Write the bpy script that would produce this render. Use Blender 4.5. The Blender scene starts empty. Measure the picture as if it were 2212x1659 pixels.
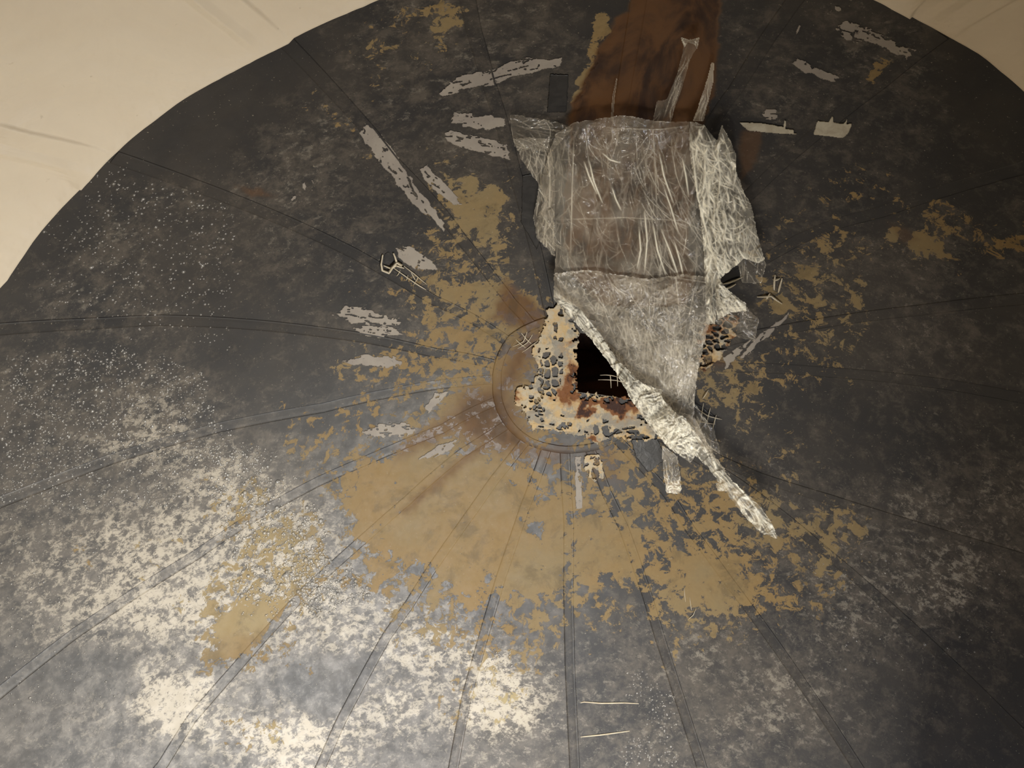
import bpy, math, random
import numpy as np
from mathutils import Matrix, Vector
random.seed(4)
C = bpy.context.scene.collection
SC = 1.5                                   # metres per fitted unit
W, H = 2212.0, 1659.0
# ---------------------------------------------------------------- camera
def rotm(a, b, c):
    Rx = np.array([[1, 0, 0], [0, math.cos(a), -math.sin(a)], [0, math.sin(a), math.cos(a)]])
    Ry = np.array([[math.cos(b), 0, math.sin(b)], [0, 1, 0], [-math.sin(b), 0, math.cos(b)]])
    Rz = np.array([[math.cos(c), -math.sin(c), 0], [math.sin(c), math.cos(c), 0], [0, 0, 1]])
    return Rz @ Ry @ Rx
CP = np.array([-0.134367, -1.070055, -1.998564])
RM = rotm(2.652142, -0.022970, -0.040834)
FPX = math.exp(7.644073)
KK, KQ = 0.501057, 0.046080
cam = bpy.data.cameras.new('camera'); co = bpy.data.objects.new('camera', cam); C.objects.link(co)
cam.sensor_fit = 'HORIZONTAL'; cam.sensor_width = 36.0; cam.lens = FPX / W * 36.0
m4 = Matrix([list(RM[i]) + [CP[i] * SC] for i in range(3)] + [[0, 0, 0, 1]])
co.matrix_world = m4
cam.clip_start = 0.05
bpy.context.scene.camera = co
sc = bpy.context.scene
sc.view_settings.view_transform = 'Standard'; sc.view_settings.look = 'None'
sc.view_settings.gamma = 1; sc.view_settings.use_curve_mapping = False
sc.view_settings.exposure = 0.0
# ---------------------------------------------------------------- surface maths
def hit(P):
    P = np.asarray(P, float).reshape(-1, 2)
    d = np.stack([(P[:, 0] - W / 2) / FPX, -(P[:, 1] - H / 2) / FPX, -np.ones(len(P))], 1) @ RM.T
    t = -CP[2] / np.maximum(d[:, 2], .15)
    for _ in range(16):
        X = CP + t[:, None] * d; r2 = X[:, 0] ** 2 + X[:, 1] ** 2
        F = X[:, 2] + KK * r2 + KQ * r2 * r2
        dF = d[:, 2] + (2 * KK + 4 * KQ * r2) * (X[:, 0] * d[:, 0] + X[:, 1] * d[:, 1])
        t = t - np.clip(F / np.where(abs(dF) < .05, .05, dF), -.5, .5)
    return CP + t[:, None] * d, d, t
def proj(X):
    q = (np.asarray(X) - CP) @ RM
    return np.stack([W / 2 + FPX * q[:, 0] / -q[:, 2], H / 2 - FPX * q[:, 1] / -q[:, 2]], 1)
def zof(r): return -KK * r ** 2 - KQ * r ** 4
def polar(r, a): return np.stack([r * np.cos(a), r * np.sin(a), zof(r)], -1)
def nrm(X):       # unit normal pointing down into the room
    r2 = X[..., 0] ** 2 + X[..., 1] ** 2
    g = 2 * KK + 4 * KQ * r2
    n = np.stack([-g * X[..., 0], -g * X[..., 1], -np.ones(X.shape[:-1])], -1)
    return n / np.linalg.norm(n, axis=-1, keepdims=True)
# ---------------------------------------------------------------- light
def lamp_at(px, py, dist, size, power, col, name, dz=0, aim=None):
    X, d, t = hit([(px, py)]); n = nrm(X); v = d / np.linalg.norm(d, axis=1, keepdims=True)
    r = v - 2 * (v * n).sum(1, keepdims=True) * n
    L = bpy.data.lights.new(name, 'AREA'); L.shape = 'DISK'; L.size = size; L.energy = power; L.color = col
    o = bpy.data.objects.new(name, L); C.objects.link(o)
    p = Vector(((X + r * dist)[0] * SC)) + Vector((0, 0, dz)); o.location = p
    tgt = Vector(aim) if aim else Vector(X[0] * SC)
    o.rotation_euler = (tgt - p).to_track_quat('-Z', 'Y').to_euler()
    return o
wd = bpy.data.worlds.new('world'); bpy.context.scene.world = wd; wd.use_nodes = True
wd.node_tree.nodes['Background'].inputs[0].default_value = (1.0, 0.86, 0.66, 1)
wd.node_tree.nodes['Background'].inputs[1].default_value = 0.24
def added_lamp(name, loc, aim, size, power, col):
    L = bpy.data.lights.new(name, 'AREA'); L.shape = 'DISK'; L.size = size; L.energy = power; L.color = col
    o = bpy.data.objects.new(name, L); C.objects.link(o); o.location = loc
    o.rotation_euler = (Vector(aim) - Vector(loc)).to_track_quat('-Z', 'Y').to_euler(); return o
lamp_at(430, 1640, 1.25, 0.7, 46, (1.0, 0.93, 0.80), 'unseen_lamp')
lamp_at(640, 1780, 1.4, 0.7, 20, (0.66, 0.78, 1.0), 'cool_light')  # stands for unseen daylight behind the bluish sheen at lower left
added_lamp('unseen_lamp', (-3.2, -2.6, -3.2), (-.6, -.8, -.5), 1.2, 104, (1.0, .86, .66))  # added fill, source unseen: brightens the cream membrane on the left
added_lamp('unseen_lamp', (2.8, -3.2, -3.0), (.8, -1.2, -.5), 1.0, 84, (1.0, .86, .66))  # second added fill, lifts the cream membrane at upper right
added_lamp('unseen_lamp', (-3.6, 1.2, -2.4), (-.2, .2, -.2), .5, 16, (1.0, .88, .68))  # small lamp added so the film facets sparkle, none known here
added_lamp('unseen_lamp', (3.4, .2, -3.0), (.2, -.2, -.2), .4, 10, (1.0, .88, .68))  # another added lamp, put in for more glints on the film
# ---------------------------------------------------------------- numpy noise
_rs = np.random.RandomState(7); PERM = _rs.rand(256, 256)
def vn(x, y):
    xi = np.floor(x).astype(int); yi = np.floor(y).astype(int); fx = x - xi; fy = y - yi
    fx = fx * fx * (3 - 2 * fx); fy = fy * fy * (3 - 2 * fy)
    a = PERM[xi % 256, yi % 256]; b = PERM[(xi + 1) % 256, yi % 256]
    c = PERM[xi % 256, (yi + 1) % 256]; d = PERM[(xi + 1) % 256, (yi + 1) % 256]
    return (a * (1 - fx) + b * fx) * (1 - fy) + (c * (1 - fx) + d * fx) * fy
def fbm(x, y, o=4, s=0.0):
    r = 0; a = 1; t = 0
    for i in range(o):
        r = r + a * vn(x * 2 ** i + 17.3 * i + s, y * 2 ** i + 9.1 * i + s * 1.7); t += a; a *= .55
    return r / t
def ridge(x, y, o=3, s=0.0):
    r = 0; a = 1; t = 0
    for i in range(o):
        n = vn(x * 2 ** i + 31.3 * i + s, y * 2 ** i + 5.1 * i + s)
        r = r + a * (1 - abs(2 * n - 1)) ** 2; t += a; a *= .55
    return r / t
def inpoly(px, py, poly):
    ins = np.zeros(px.shape, bool); n = len(poly)
    for i in range(n):
        x0, y0 = poly[i]; x1, y1 = poly[(i + 1) % n]
        if y0 == y1: continue
        c = ((y0 > py) != (y1 > py)) & (px < (x1 - x0) * (py - y0) / (y1 - y0) + x0)
        ins ^= c
    return ins
def sdist(px, py, poly, closed=True):
    d = np.full(px.shape, 1e9); n = len(poly)
    for i in range(n if closed else n - 1):
        x0, y0 = poly[i]; x1, y1 = poly[(i + 1) % n]
        vx, vy = x1 - x0, y1 - y0; L = vx * vx + vy * vy + 1e-9
        t = np.clip(((px - x0) * vx + (py - y0) * vy) / L, 0, 1)
        d = np.minimum(d, np.hypot(px - x0 - t * vx, py - y0 - t * vy))
    return np.where(inpoly(px, py, poly), d, -d) if closed else -d
def probit(p):
    p = np.clip(p, .003, .997); q = np.minimum(p, 1 - p); t = np.sqrt(-2 * np.log(q))
    x = t - (2.515517 + .802853 * t + .010328 * t * t) / (1 + 1.432788 * t + .189269 * t * t + .001308 * t ** 3)
    return np.where(p < .5, -x, x)
# ---------------------------------------------------------------- stain maps (one digit = one patch of membrane about 9 cm wide)
TAN = """
0000000000000000350000000000000000000000
0000000000000023130000000000000000000000
0000000000000021200000000000000000000000
0000000000001010000000000000000000000000
0000000000001200000000000000000000000000
0000000000000020000000000000000000000000
0000000000000000030000000000000001100000
0000000000000000056400000000000012100000
0000000000000000058700000000001210044310
0000000000000000334300000000022343165234
0000000000000000263600000000002531000100
0000000000000012577880000000015542000000
0000000000000000378657000000003433000000
0000000000000121566660000000003333000000
0000000000000426656880000005543330000000
0000000000000143278880000005630000000000
0000000000043321588870000000220000000000
0000000000132324765687557600002210000000
0000000010003689999886556554320000000000
0000000023410688898997864665553100000000
0000000025665459999999696656666667300000
0003022004562257888877775446655341000000
0000010034544254678688876677753331000000
0000000367631024456465443567764320000000
0000000088611003433354231134321000000000
0000000075220000223341000010000000000000
0000000000000000012210000000000000000000
0000000000000000032210000000000000000000
0000000004400000000000000000000000000000
0000000000000000000000000000000000000000""".split()
CHK = """
0000000000000023343332200000222132110000
0000000000001233344433200000322223432000
0000000000000223334332300000232234332000
0000000000002223333432100000223332221000
0000000000123433222323200000133332222100
0000000000344333233322200000112222222110
0000000012344333233221100000122211221111
0001223333443322222221100000232112111111
0002332223333222222221100000222222112221
0013432222333322222221100000122222233321
0224321122221232332221000000112222233221
1344332112121122222211000001122222233321
1333343111112223332211000001221122233222
2333332111111212332221000001221111233321
4344454311121122233221000001111111222221
4433455432111122122111000000111111222211
4344566543111112222111000001111111112221
3445667654432112212111000001222111112222
4444455676543211111111000001333221223343
4544456677765432111111000001223334455455
5456767777766543211111111111122334455543
5666777777776543221111111112233444445554
5666787777777543222211111112233455556654
5667788877777666443322122222333445556643
4566677777766766655432233344333455544332
3555555565566667777654334455444444333322
2334577655455555667765334444455543222211
2335578765556667667876343333445543222211
3344456677788766565665433444555443322111
3334444556777654445544334444433322221111""".split()
def grid(rows):
    g = np.array([[int(c) for c in (r + '0' * 40)[:40]] for r in rows], float) / 10
    return g
TAN = grid(TAN); CHK = grid(CHK)
def samp(g, px, py):
    u = np.clip(px / 55.3 - .5, 0, 38.999); v = np.clip(py / 55.3 - .5, 0, 28.999)
    i = u.astype(int); j = v.astype(int); fu = u - i; fv = v - j
    return (g[j, i] * (1 - fu) + g[j, i + 1] * fu) * (1 - fv) + (g[j + 1, i] * (1 - fu) + g[j + 1, i + 1] * fu) * fv
TP = [
 (.95, 5, [(1284,38),(1300,22),(1318,30),(1320,50),(1308,75),(1290,82),(1281,60)]),
 (.7, 7, [(1283,60),(1300,80),(1290,140),(1262,180),(1245,225),(1232,240),(1238,190),(1262,150)]),   # places where the ochre coat is whole (+) or scraped clean (-): strength, soft edge, polygon
 (.9, 14, [(795,1000),(900,975),(1010,985),(1090,1010),(1140,1100),(1090,1180),(1020,1290),(930,1220),(850,1190),(770,1170),(740,1090)]),
 (.85, 10, [(1080,1110),(1215,1090),(1230,1180),(1190,1290),(1060,1290)]),
 (.8, 10, [(1250,1110),(1360,1120),(1400,1190),(1370,1260),(1290,1270),(1245,1200)]),
 (-.8, 8, [(1128,1120),(1178,1122),(1166,1162),(1140,1150)]),
 (-.7, 12, [(690,1105),(760,1110),(768,1180),(715,1190)]),
 (.8, 8, [(465,1330),(560,1300),(635,1298),(540,1415),(470,1408)]),
 (.7, 12, [(615,1250),(680,1200),(700,1180),(650,1290),(615,1300)]),
 (.8, 7, [(975,430),(1010,385),(1040,420),(1075,400),(1090,440),(1070,500),(1040,500),(1000,470)]),
 (.7, 6, [(925,12),(1000,8),(1003,30),(960,36),(920,28)]),
 (.75, 6, [(962,40),(1000,44),(1000,58),(966,54)]),
 (.8, 6, [(1892,130),(1925,135),(1910,150),(1895,165),(1885,180),(1868,170),(1888,155)]),
 (.85, 8, [(1960,525),(1990,500),(2030,520),(2035,540),(1995,560),(1970,545)]),
 (.85, 5, [(1675,640),(1690,628),(1712,650),(1716,668),(1690,670),(1678,656)]),
 (.8, 6, [(2145,508),(2175,512),(2190,528),(2160,530)]),
 (.7, 8, [(1440,1180),(1560,1200),(1700,1300),(1640,1310),(1500,1310),(1450,1260)]),
 (-.6, 10, [(1290,1235),(1370,1260),(1390,1290),(1300,1300)]),
 (-.9, 9, [(1880,1110),(2000,1110),(2000,1180),(1880,1180)]),
 (-.6, 14, [(1120,975),(1215,960),(1290,960),(1250,1000),(1180,1030)]),
]
RUST = [   # brown rust water: depth of stain, soft edge, polygon
 (1.0, 7, [(1365,-60),(1560,-60),(1552,40),(1550,110),(1541,200),(1518,262),(1510,330),(1500,420),(1480,520),(1500,600),(1480,660),(1300,660),(1240,600),(1215,500),(1225,380),(1236,300),(1228,262),(1240,215),(1268,160),(1292,105),(1318,70),(1333,35),(1362,25)]),
 (.5, 7, [(1600,285),(1645,275),(1640,330),(1625,370),(1600,390),(1596,340)]),
 (.72, 30, [(1060,830),(1090,760),(1160,690),(1190,720),(1110,850),(1150,960),(1230,970),(1200,1000),(1090,980),(1000,960),(960,900),(1000,840)]),
 (.66, 14, [(1100,900),(1130,925),(1000,1010),(880,1110),(860,1105),(980,1000)]),
 (.6, 18, [(1080,850),(1100,900),(940,960),(850,1000),(860,960),(960,890)]),
 (.7, 12, [(1060,690),(1090,600),(1165,660),(1190,700),(1150,720)]),
 (.5, 6, [(505,400),(560,405),(600,425),(540,425)]),
 (.5, 14, [(1510,775),(1580,765),(1590,790),(1520,800)]),
 (.4, 10, [(1915,480),(1960,490),(1985,520),(1950,530)]),
 (.35, 14, [(1240,970),(1330,960),(1350,1050),(1280,1040)]),
]
GP = [   # chalky residue fields
 (.55, 16, [(290,1520),(360,1470),(430,1460),(470,1490),(440,1540),(390,1600),(320,1560)]),
 (.4, 22, [(540,1590),(610,1570),(650,1580),(580,1620)]),
 (.4, 24, [(1020,1440),(1100,1430),(1150,1560),(1060,1590),(1000,1560)]),
 (-.6, 14, [(100,1400),(280,1410),(300,1500),(120,1500),(40,1480)]),
 (-.7, 16, [(620,1420),(800,1420),(780,1500),(700,1560),(600,1480)]),
 (-.6, 16, [(180,770),(280,760),(310,800),(260,830),(140,820)]),
 (-.5, 16, [(420,640),(560,640),(620,760),(600,860),(500,850),(440,760)]),
]
def fields(px, py):
    w1 = (fbm(px / 30, py / 30, 3, 1.) - .5) * 70; w2 = (fbm(px / 30, py / 30, 3, 8.) - .5) * 70
    T = samp(TAN, px + w1, py + w2); G = samp(CHK, px + w1, py + w2)
    R = np.zeros(px.shape)
    wx = (fbm(px / 14, py / 14, 4, 3.) - .5) * 26; wy = (fbm(px / 14, py / 14, 4, 13.) - .5) * 26
    for lst, base in ((TP, 'T'), (GP, 'G'), (RUST, 'R')):
        for s, e, poly in lst:
            xs = [q[0] for q in poly]; ys = [q[1] for q in poly]
            sel = (px > min(xs) - 60) & (px < max(xs) + 60) & (py > min(ys) - 60) & (py < max(ys) + 60)
            if not sel.any(): continue
            m = np.clip(sdist(px[sel] + wx[sel] * .6, py[sel] + wy[sel] * .6, poly) / e * .5 + .5, 0, 1) * abs(s)
            if base == 'R': R[sel] = np.maximum(R[sel], m); continue
            A = T if base == 'T' else G
            A[sel] = A[sel] * (1 - m) + m * (1. if s > 0 else 0.)
    T = .5 + .078 * probit(np.where(T < .02, .0, T)); G = .5 + .085 * probit(np.where(G < .02, 0, G))
    return T, G, R
# ---------------------------------------------------------------- materials
class N:
    def __init__(s, name):
        s.m = bpy.data.materials.new(name); s.m.use_nodes = True; s.t = s.m.node_tree; s.n = s.t.nodes; s.n.clear()
        s.out = s.n.new('ShaderNodeOutputMaterial'); s.tc = s.n.new('ShaderNodeTexCoord')
    def link(s, a, b): s.t.links.new(a, b)
    def put(s, node, key, v):
        if v is None: return
        if hasattr(v, 'is_linked'): s.link(v, node.inputs[key])
        else: node.inputs[key].default_value = v
    def attr(s, a):
        n = s.n.new('ShaderNodeAttribute'); n.attribute_name = a; return n.outputs['Fac']
    def noise(s, scale, det=6, rough=.6, dist=0, sc=None, off=(0, 0, 0), typ=None):
        mp = s.n.new('ShaderNodeMapping'); s.link(s.tc.outputs['Object'], mp.inputs[0])
        mp.inputs['Scale'].default_value = sc or (1, 1, 1); mp.inputs['Location'].default_value = off
        n = s.n.new('ShaderNodeTexNoise'); s.link(mp.outputs[0], n.inputs['Vector'])
        n.inputs['Scale'].default_value = scale; n.inputs['Detail'].default_value = det
        n.inputs['Roughness'].default_value = rough; n.inputs['Distortion'].default_value = dist
        return n.outputs['Fac']
    def voro(s, scale, feat='DISTANCE_TO_EDGE', sc=None, rnd=1.0):
        mp = s.n.new('ShaderNodeMapping'); s.link(s.tc.outputs['Object'], mp.inputs[0])
        mp.inputs['Scale'].default_value = sc or (1, 1, 1)
        w = s.n.new('ShaderNodeTexNoise'); s.link(mp.outputs[0], w.inputs['Vector']); w.inputs['Scale'].default_value = scale * .6; w.inputs['Detail'].default_value = 3
        ad = s.n.new('ShaderNodeVectorMath'); ad.operation = 'MULTIPLY_ADD'; s.link(w.outputs['Color'], ad.inputs[0])
        ad.inputs[1].default_value = (1.6 / scale,) * 3; s.link(mp.outputs[0], ad.inputs[2])
        n = s.n.new('ShaderNodeTexVoronoi'); n.feature = feat; s.link(ad.outputs[0], n.inputs['Vector']); n.inputs['Scale'].default_value = scale
        n.inputs['Randomness'].default_value = rnd
        return n.outputs['Distance']
    def math(s, op, a, b=None, c=None, clamp=False):
        n = s.n.new('ShaderNodeMath'); n.operation = op; n.use_clamp = clamp
        s.put(n, 0, a); s.put(n, 1, b); s.put(n, 2, c); return n.outputs[0]
    def ramp(s, v, a, b, o0=0., o1=1.):
        n = s.n.new('ShaderNodeMapRange'); n.interpolation_type = 'SMOOTHSTEP'
        s.put(n, 0, v); s.put(n, 1, a); s.put(n, 2, b); s.put(n, 3, o0); s.put(n, 4, o1); return n.outputs[0]
    def mix(s, f, a, b):
        n = s.n.new('ShaderNodeMix'); n.data_type = 'RGBA'
        s.put(n, 0, f)
        for k, v in ((6, a), (7, b)):
            if hasattr(v, 'is_linked'): s.link(v, n.inputs[k])
            else: n.inputs[k].default_value = tuple(v) + (1,)
        return n.outputs[2]
    def bump(s, h, strength, dist, nrm=None):
        n = s.n.new('ShaderNodeBump'); n.inputs['Strength'].default_value = strength; n.inputs['Distance'].default_value = dist
        s.link(h, n.inputs['Height'])
        if nrm: s.link(nrm, n.inputs['Normal'])
        return n.outputs[0]
    def bsdf(s, col, rough=.5, spec=.5, normal=None, **k):
        b = s.n.new('ShaderNodeBsdfPrincipled')
        if hasattr(col, 'is_linked'): s.link(col, b.inputs['Base Color'])
        else: b.inputs['Base Color'].default_value = tuple(col) + (1,)
        s.put(b, 'Roughness', rough); s.put(b, 'Specular IOR Level', spec)
        if normal: s.link(normal, b.inputs['Normal'])
        for kk, v in k.items(): s.put(b, kk.replace('_', ' '), v)
        return b.outputs[0]
    def done(s, sh): s.link(sh, s.out.inputs['Surface']); return s.m
def mat_rubber():
    n = N('stained_rubber')
    T, G, R = n.attr('tan'), n.attr('chalk'), n.attr('rust')
    cloud = n.noise(2.6, 7, .62); fine = n.noise(60, 5, .7)
    base = n.mix(n.ramp(cloud, .38, .66), (.0165, .0160, .0170), (.036, .031, .0265))
    haze = n.noise(19, 13, .76, .25, off=(3, 1, 0))
    hz = n.ramp(n.math('SUBTRACT', G, haze), -.13, .12)
    base = n.mix(n.math('MULTIPLY', hz, .74), base, (.102, .086, .069))
    ch = n.noise(36, 13, .80, .25, sc=(.8, 1.1, 1), off=(1, 5, 0))
    cm = n.ramp(n.math('SUBTRACT', n.math('SUBTRACT', G, .035), ch), -.045, .055)
    base = n.mix(n.math('MULTIPLY', cm, n.ramp(G, .47, .56, .24, 1.0)), base, (.41, .365, .29))
    tn = n.noise(24, 12, .72, .45, off=(7, 2, 0))
    tm = n.ramp(n.math('SUBTRACT', T, tn), -.012, .014)
    tcol = n.mix(n.ramp(cloud, .35, .65), (.225, .148, .060), (.205, .156, .082))
    tcol = n.mix(n.ramp(fine, .3, .7, 0, .35), tcol, (.26, .185, .085))
    tcol = n.mix(n.ramp(G, .50, .60, 0, .75), tcol, (.40, .335, .185))
    tcol = n.mix(n.ramp(n.noise(9, 10, .7, .4, off=(2, 8, 0)), .50, .66, 0, .55), tcol, (.105, .078, .040))
    base = n.mix(tm, base, tcol)
    speck = n.noise(170, 2, .5); sp = n.ramp(speck, .70, .74)
    base = n.mix(n.math('MULTIPLY', sp, .5), base, (.34, .30, .22))
    rn = n.noise(5, 8, .60, .8, sc=(2.0, .55, 1)); rf = n.ramp(R, .02, .95)
    rcol = n.mix(n.ramp(rn, .38, .62), (.100, .043, .013), (.020, .0068, .003))
    rcol = n.mix(n.ramp(R, .5, .9), (.105, .047, .014), rcol)
    rmask = n.math('MULTIPLY', rf, n.ramp(rn, .15, .45, .62, 1.), clamp=True)
    base = n.mix(rmask, base, rcol)
    rough = n.math('ADD', n.math('MULTIPLY', n.ramp(haze, .3, .7), .12), .34)
    b = n.bump(n.noise(4, 2, .5), .12, .02); b = n.bump(haze, .10, .003, b); b = n.bump(fine, .10, .0015, b); b = n.bump(tm, .2, .0006, b)
    return n.done(n.bsdf(base, n.math('ADD', rough, n.math('MULTIPLY', tm, .10)), n.math('SUBTRACT', .31, n.math('MULTIPLY', tm, .16)), b))
def mat_ceiling():
    n = N('cream_membrane')
    w = n.noise(2.5, 5, .55, .5); s = n.noise(30, 3, .6)
    col = n.mix(n.ramp(w, .3, .7), (.67, .575, .44), (.73, .64, .50))
    col = n.mix(n.ramp(s, .70, .76, 0, .35), col, (.36, .28, .17))
    b = n.bump(w, .5, .06); b = n.bump(n.noise(9, 3, .5, 1.0, sc=(1, .45, 1)), .25, .02, b)
    return n.done(n.bsdf(col, .5, .35, b))
def mat_simple(name, c1, c2, scale=20, rough=.6, bump=.3, spec=.4):
    n = N(name); a = n.noise(scale, 8, .65, .6)
    col = n.mix(n.ramp(a, .36, .64), c1, c2)
    return n.done(n.bsdf(col, rough, spec, n.bump(a, bump, .004)))
def mat_flake():
    n = N('grey_tape_glue'); a = n.noise(38, 9, .7, 1.2, sc=(1, 1, 1)); b = n.noise(8, 5, .6)
    col = n.mix(n.ramp(b, .35, .65), (.235, .205, .175), (.30, .265, .22))
    col = n.mix(n.ramp(a, .60, .66), col, (.06, .05, .045))
    return n.done(n.bsdf(col, .55, .4, n.bump(a, .4, .002)))
def mat_residue():
    n = N('cream_glue_crust'); R = n.attr('rust')
    a = n.noise(30, 10, .72, .4); b = n.noise(10, 7, .65, .3, off=(4, 2, 0)); c = n.noise(14, 8, .7, .3, off=(8, 1, 0))
    col = n.mix(n.ramp(a, .40, .60), (.56, .40, .20), (.50, .43, .31))
    col = n.mix(n.ramp(c, .50, .58, 0, .8), col, (.27, .255, .22))
    col = n.mix(n.ramp(n.math('SUBTRACT', R, b), -.16, .04, 0, .55), col, (.42, .23, .075))
    col = n.mix(n.ramp(n.math('SUBTRACT', R, b), -.02, .10), col, (.20, .075, .020))
    col = n.mix(n.ramp(n.math('SUBTRACT', R, a), .10, .28), col, (.040, .012, .005))
    return n.done(n.bsdf(col, .5, .4, n.bump(a, .8, .008)))
def mat_film(name, body, rough, bstr, scale=24, tint=(.80, .72, .58)):
    n = N(name); cr = n.attr('crease_glint')
    h = n.noise(scale, 5, .6, .8); h2 = n.noise(scale * .3, 4, .6)
    b = n.bump(h, bstr, .012)
    col = n.mix(n.ramp(cr, .1, .7), tint, (1.0, .95, .78))  # reflected highlights along the creases are painted in as pale diffuse colour
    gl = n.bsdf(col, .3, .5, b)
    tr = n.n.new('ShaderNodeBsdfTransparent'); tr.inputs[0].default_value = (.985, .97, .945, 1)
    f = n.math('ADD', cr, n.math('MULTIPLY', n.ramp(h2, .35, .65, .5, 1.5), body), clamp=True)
    mx = n.n.new('ShaderNodeMixShader'); n.link(f, mx.inputs[0]); n.link(tr.outputs[0], mx.inputs[1]); n.link(gl, mx.inputs[2])
    gs = n.n.new('ShaderNodeBsdfGlossy'); gs.inputs['Roughness'].default_value = rough; n.link(b, gs.inputs['Normal'])
    fr = n.n.new('ShaderNodeFresnel'); fr.inputs[0].default_value = 1.5; n.link(b, fr.inputs['Normal'])
    m2 = n.n.new('ShaderNodeMixShader'); n.link(n.math('MULTIPLY', fr.outputs[0], .7, clamp=True), m2.inputs[0]); n.link(mx.outputs[0], m2.inputs[1]); n.link(gs.outputs[0], m2.inputs[2])
    return n.done(m2.outputs[0])
def mat_drop():
    n = N('water')
    tr = n.n.new('ShaderNodeBsdfTransparent'); gs = n.n.new('ShaderNodeBsdfGlossy'); gs.inputs['Roughness'].default_value = .28
    fr = n.n.new('ShaderNodeFresnel'); fr.inputs[0].default_value = 1.5
    m = n.n.new('ShaderNodeMixShader'); n.link(n.math('MULTIPLY', fr.outputs[0], 3.0, clamp=True), m.inputs[0]); n.link(tr.outputs[0], m.inputs[1]); n.link(gs.outputs[0], m.inputs[2])
    df = n.n.new('ShaderNodeBsdfDiffuse'); df.inputs[0].default_value = (.9, .86, .78, 1)  # pale diffuse share stands in for lamp glints on the drops
    m3 = n.n.new('ShaderNodeMixShader'); m3.inputs[0].default_value = .16; n.link(m.outputs[0], m3.inputs[1]); n.link(df.outputs[0], m3.inputs[2])
    return n.done(m3.outputs[0])
M = dict(rubber=mat_rubber(), ceil=mat_ceiling(), flake=mat_flake(), residue=mat_residue(),
    black=mat_simple('black_tape', (.010, .010, .011), (.022, .021, .021), 30, .35),
    label=mat_simple('old_paper_tape', (.34, .30, .22), (.44, .40, .31), 30, .6),
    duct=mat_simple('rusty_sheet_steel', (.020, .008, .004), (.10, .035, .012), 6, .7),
    string=mat_simple('cream_glue_thread', (.50, .43, .30), (.62, .55, .42), 40, .5),
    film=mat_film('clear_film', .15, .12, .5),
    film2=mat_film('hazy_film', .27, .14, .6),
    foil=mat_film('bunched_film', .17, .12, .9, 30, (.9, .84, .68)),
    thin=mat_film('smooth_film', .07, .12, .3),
    drop=mat_drop())
# ---------------------------------------------------------------- mesh makers
def mesh_obj(name, V, F, mat, parent=None, attrs=None, smooth=True):
    me = bpy.data.meshes.new(name)
    V = np.asarray(V, np.float32); F = np.asarray(F, np.int32)
    k = F.shape[1]
    me.vertices.add(len(V)); me.vertices.foreach_set('co', V.ravel())
    me.loops.add(F.size); me.loops.foreach_set('vertex_index', F.ravel())
    me.polygons.add(len(F)); me.polygons.foreach_set('loop_start', np.arange(0, F.size, k, dtype=np.int32))
    me.polygons.foreach_set('loop_total', np.full(len(F), k, np.int32))
    me.update(calc_edges=True); me.validate()
    if smooth: me.polygons.foreach_set('use_smooth', np.ones(len(me.polygons), bool))
    for a, v in (attrs or {}).items():
        at = me.attributes.new(a, 'FLOAT', 'POINT'); at.data.foreach_set('value', np.asarray(v, np.float32))
    me.materials.append(mat)
    o = bpy.data.objects.new(name, me); C.objects.link(o)
    if parent: o.parent = parent
    return o
def quads(nu, nv):
    i, j = np.meshgrid(np.arange(nu - 1), np.arange(nv - 1), indexing='ij'); a = i * nv + j
    return np.stack([a, a + 1, a + nv + 1, a + nv], -1).reshape(-1, 4)
def tag(o, label=None, cat=None, group=None, kind=None):
    for k, v in (('label', label), ('category', cat), ('group', group), ('kind', kind)):
        if v: o[k] = v
    return o
def empty(name, loc=(0, 0, 0)):
    o = bpy.data.objects.new(name, None); C.objects.link(o); o.location = loc; o.empty_display_size = .1; return o
def attrs_for(X):
    p = proj(X); T, G, R = fields(p[:, 0], p[:, 1]); return dict(tan=T, chalk=G, rust=R)
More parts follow.
